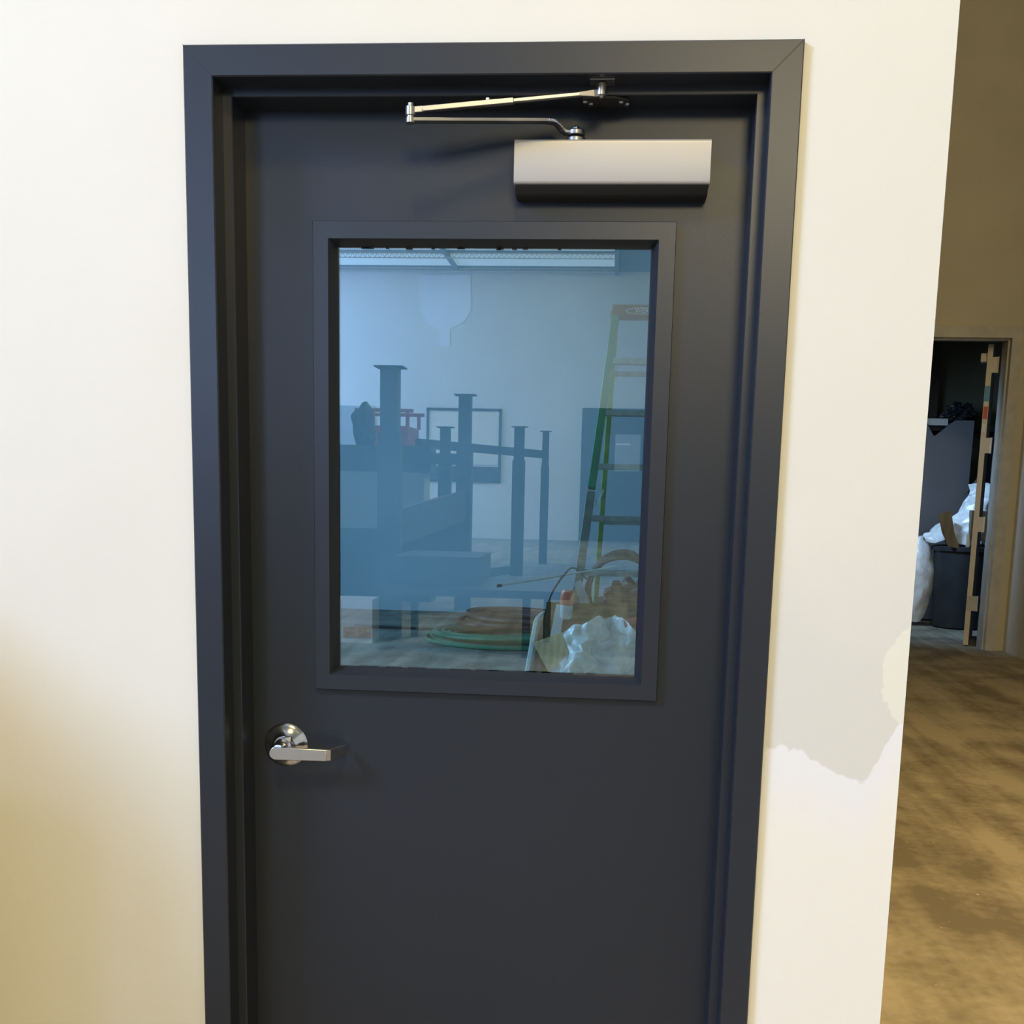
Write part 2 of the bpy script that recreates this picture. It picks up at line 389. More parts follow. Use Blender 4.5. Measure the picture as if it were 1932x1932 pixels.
# openings and fittings on the rear wall (mirror of what stands in the reflection)
def rear_y(off): return -34.05+off
d3 = MB().box(-0.25, 3.4, rear_y(0), rear_y(0.12), 0, 4.02).build('door_3', M['rack']); struct(d3, 'big dark blue dock door mirrored behind the ladder')
MB().box(0.78, 1.55, rear_y(0.121), rear_y(0.14), 2.15, 3.25).build('door_window', M['ceil'], d3)
MB().box(0.82, 1.25, rear_y(0.141), rear_y(0.16), 2.93, 2.98).build('window_sill', M['lam'], d3)
w1 = MB()
for a in ((-5.05, -2.72, 3.88, 3.96), (-5.05, -4.97, 1.72, 3.96), (-2.80, -2.72, 1.72, 3.96), (-5.05, -2.72, 1.72, 1.80)): w1.box(a[0], a[1], rear_y(0), rear_y(0.06), a[2], a[3])
w1 = w1.build('window_1', M['rack']); struct(w1, 'square framed panel on the far warehouse wall, mirrored in the glass')
MB().box(-4.97, -2.80, rear_y(0), rear_y(0.03), 2.25, 3.88).build('window_panel', M['grey_wall'], w1)
MB().box(-4.97, -2.80, rear_y(0), rear_y(0.05), 1.80, 2.20).build('window_shelf', M['rack'], w1)
w2 = struct(MB().box(-9.0, -6.68, rear_y(0), rear_y(0.06), 1.0, 3.98).build('window_2', M['ceil']), 'grey panel on the far warehouse wall at the left of the reflection')
patch = [(-5.32, 7.9), (-3.75, 7.9), (-3.72, 6.85), (-3.95, 6.5), (-4.35, 6.32), (-4.36, 5.80), (-4.66, 5.80), (-4.70, 6.30), (-5.05, 6.45), (-5.28, 6.85)]
struct(MB().prism([(x, rear_y(0), z) for x, z in patch], (0, 0.015, 0)).build('trim_3', M['lam']), 'white primed patch high on the far warehouse wall')
# roof lights and open-web joists at the rear end
struct(MB().box(-12, -4.15, -33.05, -31.50, H-0.02, H+0.02).box(-4.03, 0.58, -33.05, -31.50, H-0.02, H+0.02).box(-12, 0.58, -30.85, -29.0, H-0.02, H+0.02).build('trim_4', M['skylight']), 'translucent roof light panels at the far end of the warehouse')
struct(MB().box(-9, -1.5, -25.5, -18.0, H-0.02, H+0.02).build('trim_5', M['roof_glow']), 'unseen glowing panel added under the roof for the blue sheen on the door')  # unseen glowing panel, added to brighten the upper door and frame
for k, (yy, hh) in enumerate(((-33.4, 0.11), (-31.2, 0.14))):
    j = MB(); z0, z1 = H-hh-0.02, H-0.03
    j.box(-12, 0.62, yy-0.02, yy+0.02, z0-0.012, z0+0.012).box(-12, 0.62, yy-0.02, yy+0.02, z1-0.012, z1+0.012)
    x = -8.0; i = 0
    while x < 0.5:
        j.bar((x, yy, z0 if i % 2 else z1), (x+0.07, yy, z1 if i % 2 else z0), 0.014, 0.014); x += 0.07; i += 1
    struct(j.build('joist', M['galv'], cl))
struct(MB().box(-4.15, -4.03, -33.4, -28, H-0.10, H).build('joist_beam', M['ceil'], cl))
struct(MB().box(0.60, 0.70, -33.9, -28, H-0.12, H).build('joist_beam', M['ceil'], cl))

# ------------------------------------------------------------------ door frame (hollow metal)
prof = [(0, 0.055), (0, 0.002), (0.002, 0), (FW-0.002, 0), (FW, 0.002), (FW, D1), (FW+0.0145, D1), (FW+0.016, D1+0.0015), (FW+0.016, D+0.002), (FW, D+0.002), (FW, 0.185), (0, 0.185)]
def u_path(u, y): return [(u, y, 0), (u, y, TOP-u), (W-u, y, TOP-u), (W-u, y, 0)]
rings = [[u_path(u, y)[k] for (u, y) in prof] for k in range(4)]
fr = MB().sweep(rings).build('trim_1', M['frame'], smooth=True, angle=25)
struct(fr, 'charcoal painted steel door frame with mitred corners')
seam = MB()
for (xa, xb) in ((0.0, FW), (W, W-FW)):
    a = Vector((xa, -0.0003, TOP)); b = Vector((xb, -0.0003, TOP-FW)); seam.bar(a, b, 0.0007, 0.0006, side=(1, 0, 1) if xa == 0 else (-1, 0, 1))
seam.build('mitre_joint', M['rubber'], fr)

# ------------------------------------------------------------------ the door
door = bpy.data.objects.new('door_1', None); COL.objects.link(door); door.location = (0.508, D, 0); struct(door, 'charcoal painted steel door with a large glass light')
GX0, GX1, GZ0, GZ1 = 0.2300, 0.7895, 1.1310, 1.8925
LX0, LX1, LZ0, LZ1 = 0.1897, 0.8314, 1.0891, 1.9318
IX0, IX1, IZ0, IZ1 = 0.2185, 0.8010, 1.1180, 1.9012
hx0, hx1, hz0, hz1 = 0.21, 0.81, 1.11, 1.91
pn = MB()
dx0, dx1, dz0, dz1 = FW+0.003, W-FW-0.003, 0.012, TOP-FW-0.003
for y in (D+0.0028, D+0.047):
    V = [pn.bm.verts.new(p) for p in ((dx0, y, dz0), (dx1, y, dz0), (dx1, y, dz1), (dx0, y, dz1), (hx0, y, hz0), (hx1, y, hz0), (hx1, y, hz1), (hx0, y, hz1))]
    for i in range(4): pn.bm.faces.new((V[i], V[(i+1) % 4], V[4+(i+1) % 4], V[4+i]))
vs = list(pn.bm.verts)
for i in range(4):
    pn.bm.faces.new((vs[i], vs[(i+1) % 4], vs[8+(i+1) % 4], vs[8+i])); pn.bm.faces.new((vs[4+i], vs[4+(i+1) % 4], vs[12+(i+1) % 4], vs[12+i]))
pn.build('door_panel', M['door'], door)
def rect(x0, x1, z0, z1, y): return [(x0, y, z0), (x1, y, z0), (x1, y, z1), (x0, y, z1)]
YL = D-0.010
def lite(sgn):
    if sgn > 0: lv = [(LX0, LX1, LZ0, LZ1, D+0.0035), (LX0, LX1, LZ0, LZ1, YL+0.0012), (LX0+0.001, LX1-0.001, LZ0+0.001, LZ1-0.001, YL), (IX0-0.001, IX1+0.001, IZ0-0.001, IZ1+0.001, YL), (IX0, IX1, IZ0, IZ1, YL+0.001), (GX0, GX1, GZ0, GZ1, 0.137), (GX0, GX1, GZ0, GZ1, 0.1395)]
    else: lv = [(LX0, LX1, LZ0, LZ1, D+0.046), (LX0, LX1, LZ0, LZ1, D+0.056), (IX0, IX1, IZ0, IZ1, D+0.056), (GX0, GX1, GZ0, GZ1, 0.147), (GX0, GX1, GZ0, GZ1, 0.1455)]
    rr = [rect(*l[:4], l[4]) for l in lv]
    return [[rr[k][i] for k in range(len(rr))] for i in range(4)]
MB().sweep(lite(1), closed=True).build('window_trim', M['frame'], door, smooth=True, angle=25)
MB().sweep(lite(-1), closed=True).build('window_trim', M['frame'], door, smooth=True, angle=25)
MB().box(GX0-0.008, GX1+0.008, 0.1396, 0.1455, GZ0-0.008, GZ1+0.008).build('glass_pane', M['glass'], door)
g = MB()
for i in range(26):
    x = GX0+0.02+random.random()*(GX1-GX0-0.1); L = 0.004+random.random()*0.012
    if i < 14: g.box(x, x+L, 0.1372, 0.1394, GZ1-0.0015-random.random()*0.0015, GZ1+0.001)
    else: g.box(x, x+L*3, 0.1372, 0.1394, GZ0-0.001, GZ0+0.0012)
g.build('glazing_seal', M['rubber'], door)

# lever handle
hx, hz = 0.1300, 0.9765
lev = bpy.data.objects.new('door_handle', None); COL.objects.link(lev); lev.location = (hx, D, hz)
lev.parent = door; lev.matrix_parent_inverse = Matrix.Translation(-door.location)
lev['label'] = 'satin chrome lever handle'
YD = D+0.0028
MB().lathe([(0.0415, 0.0), (0.0425, 0.002), (0.0415, 0.0038), (0.036, 0.0062), (0.028, 0.0105), (0.0205, 0.0165), (0.0198, 0.018), (0.0, 0.018)], (hx, YD, hz), (0, -1, 0), 64).build('rose', M['chrome_b'], lev, smooth=True, angle=40)
MB().lathe([(0.0175, 0.017), (0.0175, 0.022), (0.0165, 0.0235), (0.0175, 0.025), (0.0175, 0.029), (0.013, 0.033), (0.0118, 0.052), (0.0118, 0.058), (0.0, 0.058)], (hx, YD, hz), (0, -1, 0), 40).build('hub', M['chrome_b'], lev, smooth=True, angle=35)
# lever blade: rounded flat bar running right, returning towards the door
lz = 0.9735; hw = 0.0124
lb = MB(); poly = []
for k in range(13):
    a = PI/2+PI*k/12; poly.append((hx-0.003+math.cos(a)*hw, 0.0545, lz+math.sin(a)*hw))
poly += [(hx+0.094, 0.0545, lz-0.0108), (hx+0.094, 0.0545, lz+0.0108)]
lb.prism(poly, (0, 0.0085, 0)); lb.build('lever', M['chrome'], lev, bevel=0.0012, seg=2)
MB().hexa([(hx+0.0935, 0.0550, lz-0.0106), (hx+0.101, 0.0585, lz-0.0106), (hx+0.119, 0.106, lz-0.0080), (hx+0.113, 0.107, lz-0.0080),
           (hx+0.0935, 0.0550, lz+0.0106), (hx+0.101, 0.0585, lz+0.0106), (hx+0.119, 0.106, lz+0.0100), (hx+0.113, 0.107, lz+0.0100)]).build('lever_return', M['chrome'], lev, bevel=0.001)
MB().box(hx+0.004, hx+0.016, YD-0.026, YD-0.017, hz+0.010, hz+0.020, None).build('catch', M['steel'], lev, bevel=0.001)
sc = MB(); sc.lathe([(0.003, 0), (0.003, 0.001), (0.0, 0.0015)], (0.6535, YD, 0.530), (0, -1, 0), 12); sc.build('screw', M['door'], door, smooth=True)
sc = MB(); sc.lathe([(0.003, 0), (0.003, 0.001), (0.0, 0.0015)], (0.6835, YD, 0.531), (0, -1, 0), 12); sc.build('screw', M['door'], door, smooth=True)

# ------------------------------------------------------------------ door closer
dc = thing('door_closer', 'silver surface-mounted door closer with a folded arm at the top of the charcoal door', 'door closer', (0.715, YD, 2.0))
cx0, cx1 = 0.5505, 0.8812
cp = [(YD, 2.052), (0.069, 2.0545), (0.0665, 2.0540), (0.0640, 2.0515), (0.0634, 2.0485), (0.0634, 1.9875), (0.0641, 1.9848), (0.0660, 1.9830), (0.0690, 1.9820), (YD, 1.9815)]
MB().prism([(cx0, y, z) for y, z in cp], (cx1-cx0, 0, 0)).build('cover', M['alu_paint'], dc, smooth=True, angle=50)
MB().prism([(cx0+0.002, y, z) for y, z in [(0.0662, 1.9822), (0.0780, 1.9700), (0.0830, 1.9672), (YD, 1.9672), (YD, 1.9822)]], (cx1-cx0-0.004, 0, 0)).build('body', M['rubber'], dc, bevel=0.0008)
PX, PYv = 0.6535, 0.0860
MB().lathe([(0.0168, 0), (0.0168, 0.0085), (0.0155, 0.0100), (0.0, 0.0100)], (PX, PYv, 2.0515), (0, 0, 1), 32).build('spindle_cap', M['steel'], dc, smooth=True)
arm = MB()
arm.lathe([(0.0105, 0), (0.0150, 0.0015), (0.0150, 0.0090), (0.0120, 0.0105), (0.0, 0.0105)], (PX, PYv, 2.0640), (0, 0, 1), 32)
ap = curve_pts([(PX-0.008, PYv-0.002, 2.0690), (PX-0.020, PYv-0.005, 2.0700), (PX-0.028, 0.077, 2.0780), (PX-0.036, 0.074, 2.0835), (PX-0.050, 0.070, 2.0845)], 6) + [Vector((0.3850, -0.004, 2.0640))]
for a, b in zip(ap, ap[1:]): arm.bar(a, b, 0.0055, 0.019, side=(0, 0, 1))
arm.build('main_arm', M['steel'], dc, bevel=0.0008)
MB().lathe([(0.0062, 0), (0.0062, 0.004), (0.004, 0.006), (0.0, 0.006)], (PX, PYv, 2.0745), (0, 0, 1), 6).build('spindle_nut', M['steel'], dc)
EX, EY = 0.3845, -0.006
el = MB(); el.lathe([(0.0055, 0), (0.0085, 0.0008), (0.0085, 0.0085), (0.0068, 0.0092), (0.0068, 0.0115), (0.0088, 0.0125), (0.0088, 0.0255), (0.0050, 0.0275), (0.0050, 0.0315), (0.0, 0.0325)], (EX, EY, 2.0585), (0, 0, 1), 28)
el.build('elbow', M['steel'], dc, smooth=True, angle=35)
def lerp(a, b, t): return Vector(a)*(1-t)+Vector(b)*t
F0, F1 = Vector((EX+0.004, EY, 2.0790)), Vector((0.6760, 0.022, 2.1120))
MB().bar(lerp(F0, F1, 0.0), lerp(F0, F1, 0.06), 0.010, 0.010).bar(lerp(F0, F1, 0.05), lerp(F0, F1, 0.57), 0.0085, 0.012).build('forearm_sleeve', M['steel'], dc, bevel=0.001)
MB().bar(lerp(F0, F1, 0.55), lerp(F0, F1, 0.95), 0.0060, 0.0095).build('forearm_rod', M['steel'], dc, bevel=0.001)
MB().bar(lerp(F0, F1, 0.94), lerp(F0, F1, 1.03), 0.006, 0.010, None, 0.011, 0.004).bar(lerp(F0, F1, 1.02), Vector((0.6950, 0.028, 2.1150)), 0.011, 0.004).build('forearm_eye', M['steel'], dc, bevel=0.0008)
sb = lerp(F0, F1, 0.425); MB().lathe([(0.0042, 0), (0.0042, 0.0045), (0.0, 0.006)], (sb.x, sb.y, sb.z+0.003), (0, 0, 1), 10).build('set_screw', M['steel'], dc, smooth=True)
kn = MB(); kn.lathe([(0.0035, 0), (0.0045, 0.0035), (0.0085, 0.004), (0.0088, 0.018), (0.0070, 0.0225), (0.0, 0.0245)], (0.6955, 0.030, 2.1075), (0, 0, 1), 28)
kn.build('pivot_stud', M['steel'], dc, smooth=True, angle=35)
MB().box(0.676, 0.717, 0.018, 0.050, 2.1325, 2.1350).build('bracket_plate', M['steel'], dc, bevel=0.0005)
sh = MB(); sh.prism([(0.664, 0.058, 2.1185), (0.676, 0.052, 2.1185), (0.716, 0.052, 2.1185), (0.741, 0.066, 2.1185), (0.745, 0.100, 2.1185), (0.660, 0.100, 2.1185)], (0, 0, -0.004))
sh.build('shoe', M['rubber'], dc, bevel=0.0008)
for (sx_, sy_) in ((0.668, 0.070), (0.677, 0.080), (0.728, 0.072), (0.738, 0.082)):
    MB().lathe([(0.0052, 0), (0.0045, 0.003), (0.0, 0.004)], (sx_, sy_, 2.1145), (0, 0, -1), 14).build('screw', M['steel'], dc, smooth=True)

# ------------------------------------------------------------------ behind the glass
# step ladder
LCX = 0.905
sl = thing('step_ladder', 'tall green fibreglass step ladder with brown top cap behind the door glass', 'ladder', (LCX, 4.4, 0))
def fy(z): return 4.385-(2.42-z)*0.2
def ry(z): return 4.460+(2.42-z)*0.35
def fxl(z): return 0.722-(2.39-z)*0.1045
def rxl(z): return 0.722-(2.34-z)*0.040
MB().hexa([(0.692, 4.36, 2.388), (2*LCX-0.692, 4.36, 2.388), (2*LCX-0.692, 4.50, 2.388), (0.692, 4.50, 2.388),
           (0.703, 4.37, 2.452), (2*LCX-0.703, 4.37, 2.452), (2*LCX-0.703, 4.49, 2.452), (0.703, 4.49, 2.452)]).build('top_cap', M['brown_cap'], sl, bevel=0.006)
for s in (-1, 1):
    def X(x): return x if s < 0 else 2*LCX-x
    MB().bar((X(fxl(1.49)), fy(1.49), 1.49), (X(0.722), fy(2.39), 2.39), 0.040, 0.075, side=(1, 0, 0)).build('front_rail', M['green'], sl, bevel=0.004)
    MB().bar((X(fxl(0.02)), fy(0.02), 0.02), (X(fxl(1.47)), fy(1.47), 1.47), 0.043, 0.078, side=(1, 0, 0)).build('front_rail_foot', M['alu_w'], sl, bevel=0.003)
    MB().bar((X(fxl(0.02)), fy(0.02)+0.02, 0.0), (X(fxl(0.05)), fy(0.05)+0.02, 0.05), 0.06, 0.10, side=(1, 0, 0)).build('foot_pad', M['rubber'], sl)
    MB().bar((X(rxl(0.0)), ry(0.0), 0.0), (X(rxl(2.39)), ry(2.39), 2.39), 0.030, 0.05, side=(1, 0, 0)).build('rear_rail', M['green_d'], sl, bevel=0.004)
for i, z in enumerate((2.155, 1.885, 1.605, 1.335, 1.053, 0.77, 0.49, 0.21)):
    x0 = fxl(z)+0.012; MB().box(x0, 2*LCX-x0, fy(z)-0.035, fy(z)+0.04, z-0.015, z+0.015).build('step', M['alu'], sl, bevel=0.003)
    if i == 0: MB().bar((x0-0.004, fy(z)-0.02, z-0.07), (x0+0.05, fy(z)-0.02, z-0.014), 0.004, 0.016).build('step_brace', M['alu'], sl)
for z in (2.115, 1.3, 0.5):
    x0 = rxl(z)+0.008; MB().box(x0, 2*LCX-x0, ry(z)-0.008, ry(z)+0.008, z-0.014, z+0.014).build('rear_brace', M['alu'], sl)
MB().bar((0.712, ry(2.04)-0.01, 2.045), (0.758, ry(2.1)-0.01, 2.098), 0.003, 0.016).build('brace_strut', M['alu_b'], sl)
MB().tube(curve_pts([(fxl(1.43)+0.03, fy(1.43)+0.04, 1.44), (0.655, 4.45, 1.40), (0.675, 4.6, 1.45), (rxl(1.47), ry(1.47)-0.02, 1.49)], 5), 0.004, 6).build('spreader', M['alu_b'], sl)
# faint oval label on the cap
lab = []
for k in range(24):
    a = 2*PI*k/24; lab.append(Vector((0.89+math.cos(a)*0.115, 4.3615, 2.418+math.sin(a)*0.016)))
MB().tube(lab, 0.0014, 5, closed=True).build('label_outline', M['white'], sl)
tl = bpy.data.curves.new('label_text', 'FONT'); tl.body = 'WERNER'; tl.size = 0.034; tl.extrude = 0.0008; tl.align_x = 'CENTER'; tl.align_y = 'CENTER'
to = bpy.data.objects.new('label_text', tl); COL.objects.link(to); dg = bpy.context.evaluated_depsgraph_get()
tm = bpy.data.meshes.new_from_object(to.evaluated_get(dg)); bpy.data.objects.remove(to)
to = bpy.data.objects.new('label_text', tm); COL.objects.link(to); tm.materials.clear(); tm.materials.append(M['white'])
to.parent = sl; to.location = (0.892-LCX, 4.3600-4.4, 2.418); to.rotation_euler = (PI/2, 0, 0)

# tilt cart with rubbish
tc_ = thing('tilt_cart', 'grey plastic rubbish cart piled with scraps below the ladder', 'cart', (0.85, 2.85, 0))
def bin_ring(z, x0, x1, y0, y1, r, drop=0.0, n=6):
    out = []
    for (cx, cy, a0) in ((x1-r, y1-r, 0), (x0+r, y1-r, PI/2), (x0+r, y0+r, PI), (x1-r, y0+r, 3*PI/2)):
        for k in range(n+1):
            a = a0+PI/2*k/n; y = cy+r*math.sin(a); out.append((cx+r*math.cos(a), y, z-drop*(y1-y)/(y1-y0)))
    return out
b_ = MB()
ro = [bin_ring(0.16, 0.56, 1.00, 2.55, 3.05, 0.10), bin_ring(0.95, 0.425, 1.12, 2.20, 3.15, 0.14, 0.30)]
ri = [bin_ring(0.95, 0.440, 1.105, 2.215, 3.135, 0.13, 0.30), bin_ring(0.19, 0.58, 0.98, 2.57, 3.03, 0.09)]
L_ = [[b_.bm.verts.new(p) for p in r] for r in ro+ri]; n_ = len(L_[0])
for a, c in ((0, 1), (1, 2), (2, 3)):
    for k in range(n_): b_.bm.faces.new((L_[a][k], L_[a][(k+1) % n_], L_[c][(k+1) % n_], L_[c][k]))
b_.bm.faces.new(L_[0][::-1]); b_.bm.faces.new(L_[3])
b_.build('body', M['bin_in'], tc_, smooth=True, angle=40)
rimp = [Vector(p) for p in bin_ring(0.95, 0.43, 1.115, 2.205, 3.145, 0.14, 0.30)]
MB().tube(rimp, 0.016, 8, closed=True).build('rim', M['galv'], tc_, smooth=True)
for (x, y) in ((0.62, 2.62), (0.94, 2.62), (0.62, 2.98), (0.94, 2.98)):
    MB().cyl((x-0.02, y, 0.075), (x+0.02, y, 0.075), 0.075, n=20).box(x-0.012, x+0.012, y-0.02, y+0.02, 0.07, 0.17).build('wheel', M['rubber'], tc_)

cb = MB().hexa([(0.478, 2.66, 0.70), (0.825, 2.70, 0.70), (0.825, 2.706, 0.70), (0.478, 2.666, 0.70), (0.487, 2.66, 1.028), (0.815, 2.70, 1.022), (0.815, 2.706, 1.022), (0.487, 2.666, 1.028)]).build('cardboard_sheet', M['card'])
tag(cb, 'folded sheet of brown cardboard standing at the back of the rubbish cart', 'cardboard')
st = MB().hexa([(0.495, 2.585, 0.80), (0.535, 2.585, 0.80), (0.535, 2.588, 0.80), (0.495, 2.588, 0.80), (0.528, 2.645, 1.022), (0.566, 2.645, 1.018), (0.566, 2.648, 1.018), (0.528, 2.648, 1.022)]).build('laminate_strip', M['lam'])
tag(st, 'white strip of laminate leaning on the brown cardboard', 'strip')
pw = MB().hexa([(0.525, 2.36, 0.79), (0.600, 2.40, 0.80), (0.606, 2.395, 0.868), (0.456, 2.44, 0.893), (0.525, 2.366, 0.792), (0.600, 2.406, 0.802), (0.566, 2.50, 0.935), (0.460, 2.50, 0.900)])
pw.bm.free(); pw = MB().prism([(0.520, 2.36, 0.785), (0.592, 2.40, 0.860), (0.560, 2.46, 0.930), (0.450, 2.44, 0.888)], (0.002, 0.006, -0.001)).build('plywood_scrap', M['ply'])
tag(pw, 'pale stained offcut of plywood leaning in the front of the rubbish cart', 'wood')
def film_fn(u, v):
    x = 0.515+u*0.50; s = math.sin(PI*min(1, max(0, u*0.85+0.12)))
    z = 0.58+v*(0.21+0.19*s)
    y = 2.21+v*0.30+0.05*math.sin(u*9+v*4)+0.03*math.sin(u*17-v*7)
    return (x, y, z)
fs = MB().grid(crumple(film_fn, 0.030, 10, 3.1), 90, 60).build('plastic_sheet', M['film'], smooth=True, angle=24, solid=0.0015)
tag(fs, 'crumpled milky plastic sheet draped over the front of the rubbish cart', 'plastic sheet')
ob = thing('bottle', 'small clear bottle with bright orange-red cap standing on the cardboard edge', 'bottle', (0.571, 2.64, 1.02))
MB().lathe([(0.015, 0), (0.026, 0.006), (0.029, 0.024), (0.027, 0.050), (0.020, 0.062), (0.0, 0.064)], (0.571, 2.63, 1.018), (0.05, 0, 1), 18).build('cap', M['orange'], ob, smooth=True, angle=50)
MB().lathe([(0.018, -0.05), (0.024, -0.04), (0.025, 0.004), (0.014, 0.012), (0.0, 0.013)], (0.571, 2.63, 1.014), (0.05, 0, 1), 18).build('body', M['film2'], ob, smooth=True, angle=50)
ch = MB(); a0, a1 = Vector((0.606, 2.75, 1.108)), Vector((0.700, 2.74, 0.90))
for off, w_, h_ in ((0.0, 0.030, 0.002), (-0.015, 0.002, 0.018), (0.015, 0.002, 0.018)):
    dv = (a1-a0).normalized(); sd = Vector((dv.z, 0, -dv.x))
    o_ = sd*off + (Vector((0, -0.009, 0)) if w_ < 0.01 else Vector((0, 0, 0)))
    ch.bar(a0+o_, a1+o_, w_, h_, side=sd)
tag(ch.build('metal_channel', M['alu_b']), 'short bright aluminium channel sticking out behind the cardboard', 'metal channel')
mp_ = thing('metal_pole', 'thin shiny metal pole with black rubber tip pointing left from the ladder', 'pole', (0.28, 2.75, 1.07))
MB().cyl((0.290, 2.75, 1.082), (0.760, 3.10, 1.150), 0.0042, n=10).build('shaft', M['alu_b'], mp_, smooth=True)
MB().lathe([(0.004, -0.008), (0.0062, -0.006), (0.0072, 0.0), (0.0055, 0.014), (0.0, 0.015)], (0.284, 2.745, 1.081), (0.98, 0, 0.15), 12).build('rubber_tip', M['rubber'], mp_, smooth=True)
# dark cable: coil behind the ladder foot with a loose end arching over the cart
hc = thing('cable_coil', 'coil of dark cable hanging on the ladder above the rubbish cart', 'cable', (0.80, 4.75, 0.9))
cc = []
for i in range(7*30):
    a = 2*PI*i/30; k = i/30
    cc.append((0.815+math.cos(a)*(0.20+0.012*math.sin(k*3)), 4.76+0.012*k+0.01*math.sin(a*2+k), 0.90+math.sin(a)*(0.195+0.007*k)))
MB().tube(cc, 0.0085, 7).build('coil', M['hose_k'], hc, smooth=True)
MB().tube(curve_pts([(0.62, 4.10, 1.02), (0.575, 3.4, 1.12), (0.555, 2.80, 1.135), (0.508, 2.72, 1.065), (0.485, 2.69, 0.99), (0.462, 2.7, 0.90), (0.452, 2.72, 0.84)], 8), 0.0045, 8).build('loose_end', M['hose_k'], hc, smooth=True)
def blob(name, c, r, amp, sc_, seed, m, label, cat, group=None, sub=4, parent=None, flat=1.0):
    b = bmesh.new(); bmesh.ops.create_icosphere(b, subdivisions=sub, radius=1.0)
    for v in b.verts:
        p = v.co.copy(); n1 = noise.noise(p*sc_+Vector((seed, 0, 0))); n2 = abs(noise.noise(p*sc_*2.3+Vector((0, seed, 0))))
        k = 1+amp*n1-amp*0.9*n2
        v.co = Vector(c)+Vector((p.x*r[0]*k, p.y*r[1]*k, p.z*r[2]*k))
    mb = MB(); mb.bm.free(); mb.bm = b
    o = mb.build(name, m, parent, smooth=True, angle=28)
    if label: tag(o, label, cat, group)
    return o
blob('rag_bundle', (0.86, 2.90, 0.98), (0.16, 0.12, 0.13), 0.5, 2.2, 4.0, M['purple'], 'dark purple-black bundle of rags at the back of the rubbish cart', 'rags')
tag(MB().prism([(0.715, 2.74, 0.96), (0.795, 2.74, 0.96), (0.782, 2.76, 1.115), (0.752, 2.76, 1.115)], (0.0, 0.004, 0)).build('cardboard_scrap', M['card_d']), 'tapered brown cardboard scrap in front of the dark rags', 'cardboard')
tag(MB().cyl((0.80, 2.50, 0.965), (0.90, 2.55, 0.985), 0.017, n=14).build('red_tube', M['red'], smooth=True), 'short red tube above the plastic sheet at the right edge of the glass', 'tube')

# hose coils on the floor
def coil(name, c, rad, loops, r, m, label, cat, zh, seed, ecc=0.0):
    rnd = random.Random(seed); pts = []; N = loops*36
    ph = [rnd.random()*6 for _ in range(8)]
    for i in range(N):
        a = 2*PI*i/36; k = i/36
        kk = int(k) % 8
        rr = rad*(1-0.22*(0.5+0.5*math.sin(k*1.9+ph[0])))+0.03*math.sin(a*2+ph[kk] if False else a*2+k)
        z = zh*(0.5+0.5*math.sin(k*0.83+ph[1]))*(0.8+0.2*math.sin(a+ph[2]))
        pts.append((c[0]+rr*math.cos(a)+0.05*math.sin(k*2.3), c[1]+rr*math.sin(a)*(1-ecc)+0.05*math.cos(k*1.7), r+0.004+z))
    return tag(MB().tube(pts, r, 7).build(name, m, smooth=True), label, cat)
coil('hose_coil', (-0.22, 9.45, 0), 0.80, 16, 0.019, M['hose_g'], 'wide coil of green hose lying on the floor under the brown hose', 'hose', 0.10, 3)
coil('hose_coil', (-0.14, 9.50, 0.0), 0.56, 9, 0.024, M['hose_r'], 'brown rubber hose coiled on top of the green hose', 'hose', 0.09, 5).location.z = 0.145
fp = thing('floor_pole', 'long thin pole lying on the floor to the left of the hose coils', 'pole', (-1.5, 10.0, 0))
MB().cyl((-1.95, 10.1, 0.018), (-1.28, 10.05, 0.018), 0.014, n=8).build('dark_shaft', M['rubber'], fp)
MB().cyl((-1.28, 10.05, 0.018), (-1.02, 10.03, 0.018), 0.013, n=8).build('tip', M['card_d'], fp)
MB().cyl((-1.01, 10.03, 0.018), (-0.88, 10.02, 0.018), 0.012, n=8).build('collar', M['white'], fp)

# ------------------------------------------------------------------ corridor doorway and storeroom
t2 = MB()
fo = [(3.37, 0.0), (3.37, 3.125), (4.60, 3.125), (4.60, 0.0)]; fi = [(3.47, 0.0), (3.47, 3.02), (4.505, 3.02), (4.505, 0.0)]
t2.sweep([[(a[0], 9.86, a[1]), (a[0], 9.835, a[1]), (b[0], 9.835, b[1]), (b[0], 9.90, b[1]), (b[0]+(0.016 if b[0] < 4 else -0.016), 9.90, b[1]-(0.016 if b[1] > 1 else 0)), (b[0]+(0.016 if b[0] < 4 else -0.016), 9.97, b[1]-(0.016 if b[1] > 1 else 0)), (b[0], 9.97, b[1]), (b[0], 10.125, b[1]), (a[0], 10.125, a[1])] for a, b in zip(fo, fi)])
struct(t2.build('trim_2', M['galv'], bevel=0.002), 'bare grey steel frame of the tall storeroom doorway')
d2 = bpy.data.objects.new('door_2', None); COL.objects.link(d2); d2.location = (4.44, 10.02, 0); struct(d2, 'open storeroom door seen edge on with four hinges')
Rm = Matrix.Translation((4.432, 10.15, 0)) @ Matrix.Rotation(math.radians(-19), 4, 'Z')
def rb(mb, *a): return mb.box(*a, mtx=Rm)
rb(MB(), -0.048, 0.0, 0.0, 0.98, 0.012, 3.0).build('door_leaf', M['board'], d2)
rb(MB(), -0.049, 0.001, -0.003, 0.0, 0.012, 3.0).build('leaf_edge', M['edge'], d2)
for z in (2.80, 2.02, 1.24, 0.44):
    hg = MB(); rb(hg, -0.046, 0.052, -0.007, -0.003, z-0.075, z+0.075)
    q = Rm @ Vector((0.054, -0.012, 0)); hg.cyl((q.x, q.y, z-0.078), (q.x, q.y, z+0.078), 0.008, n=12); hg.build('hinge', M['edge'] if z != 0.44 else M['galv'], d2)
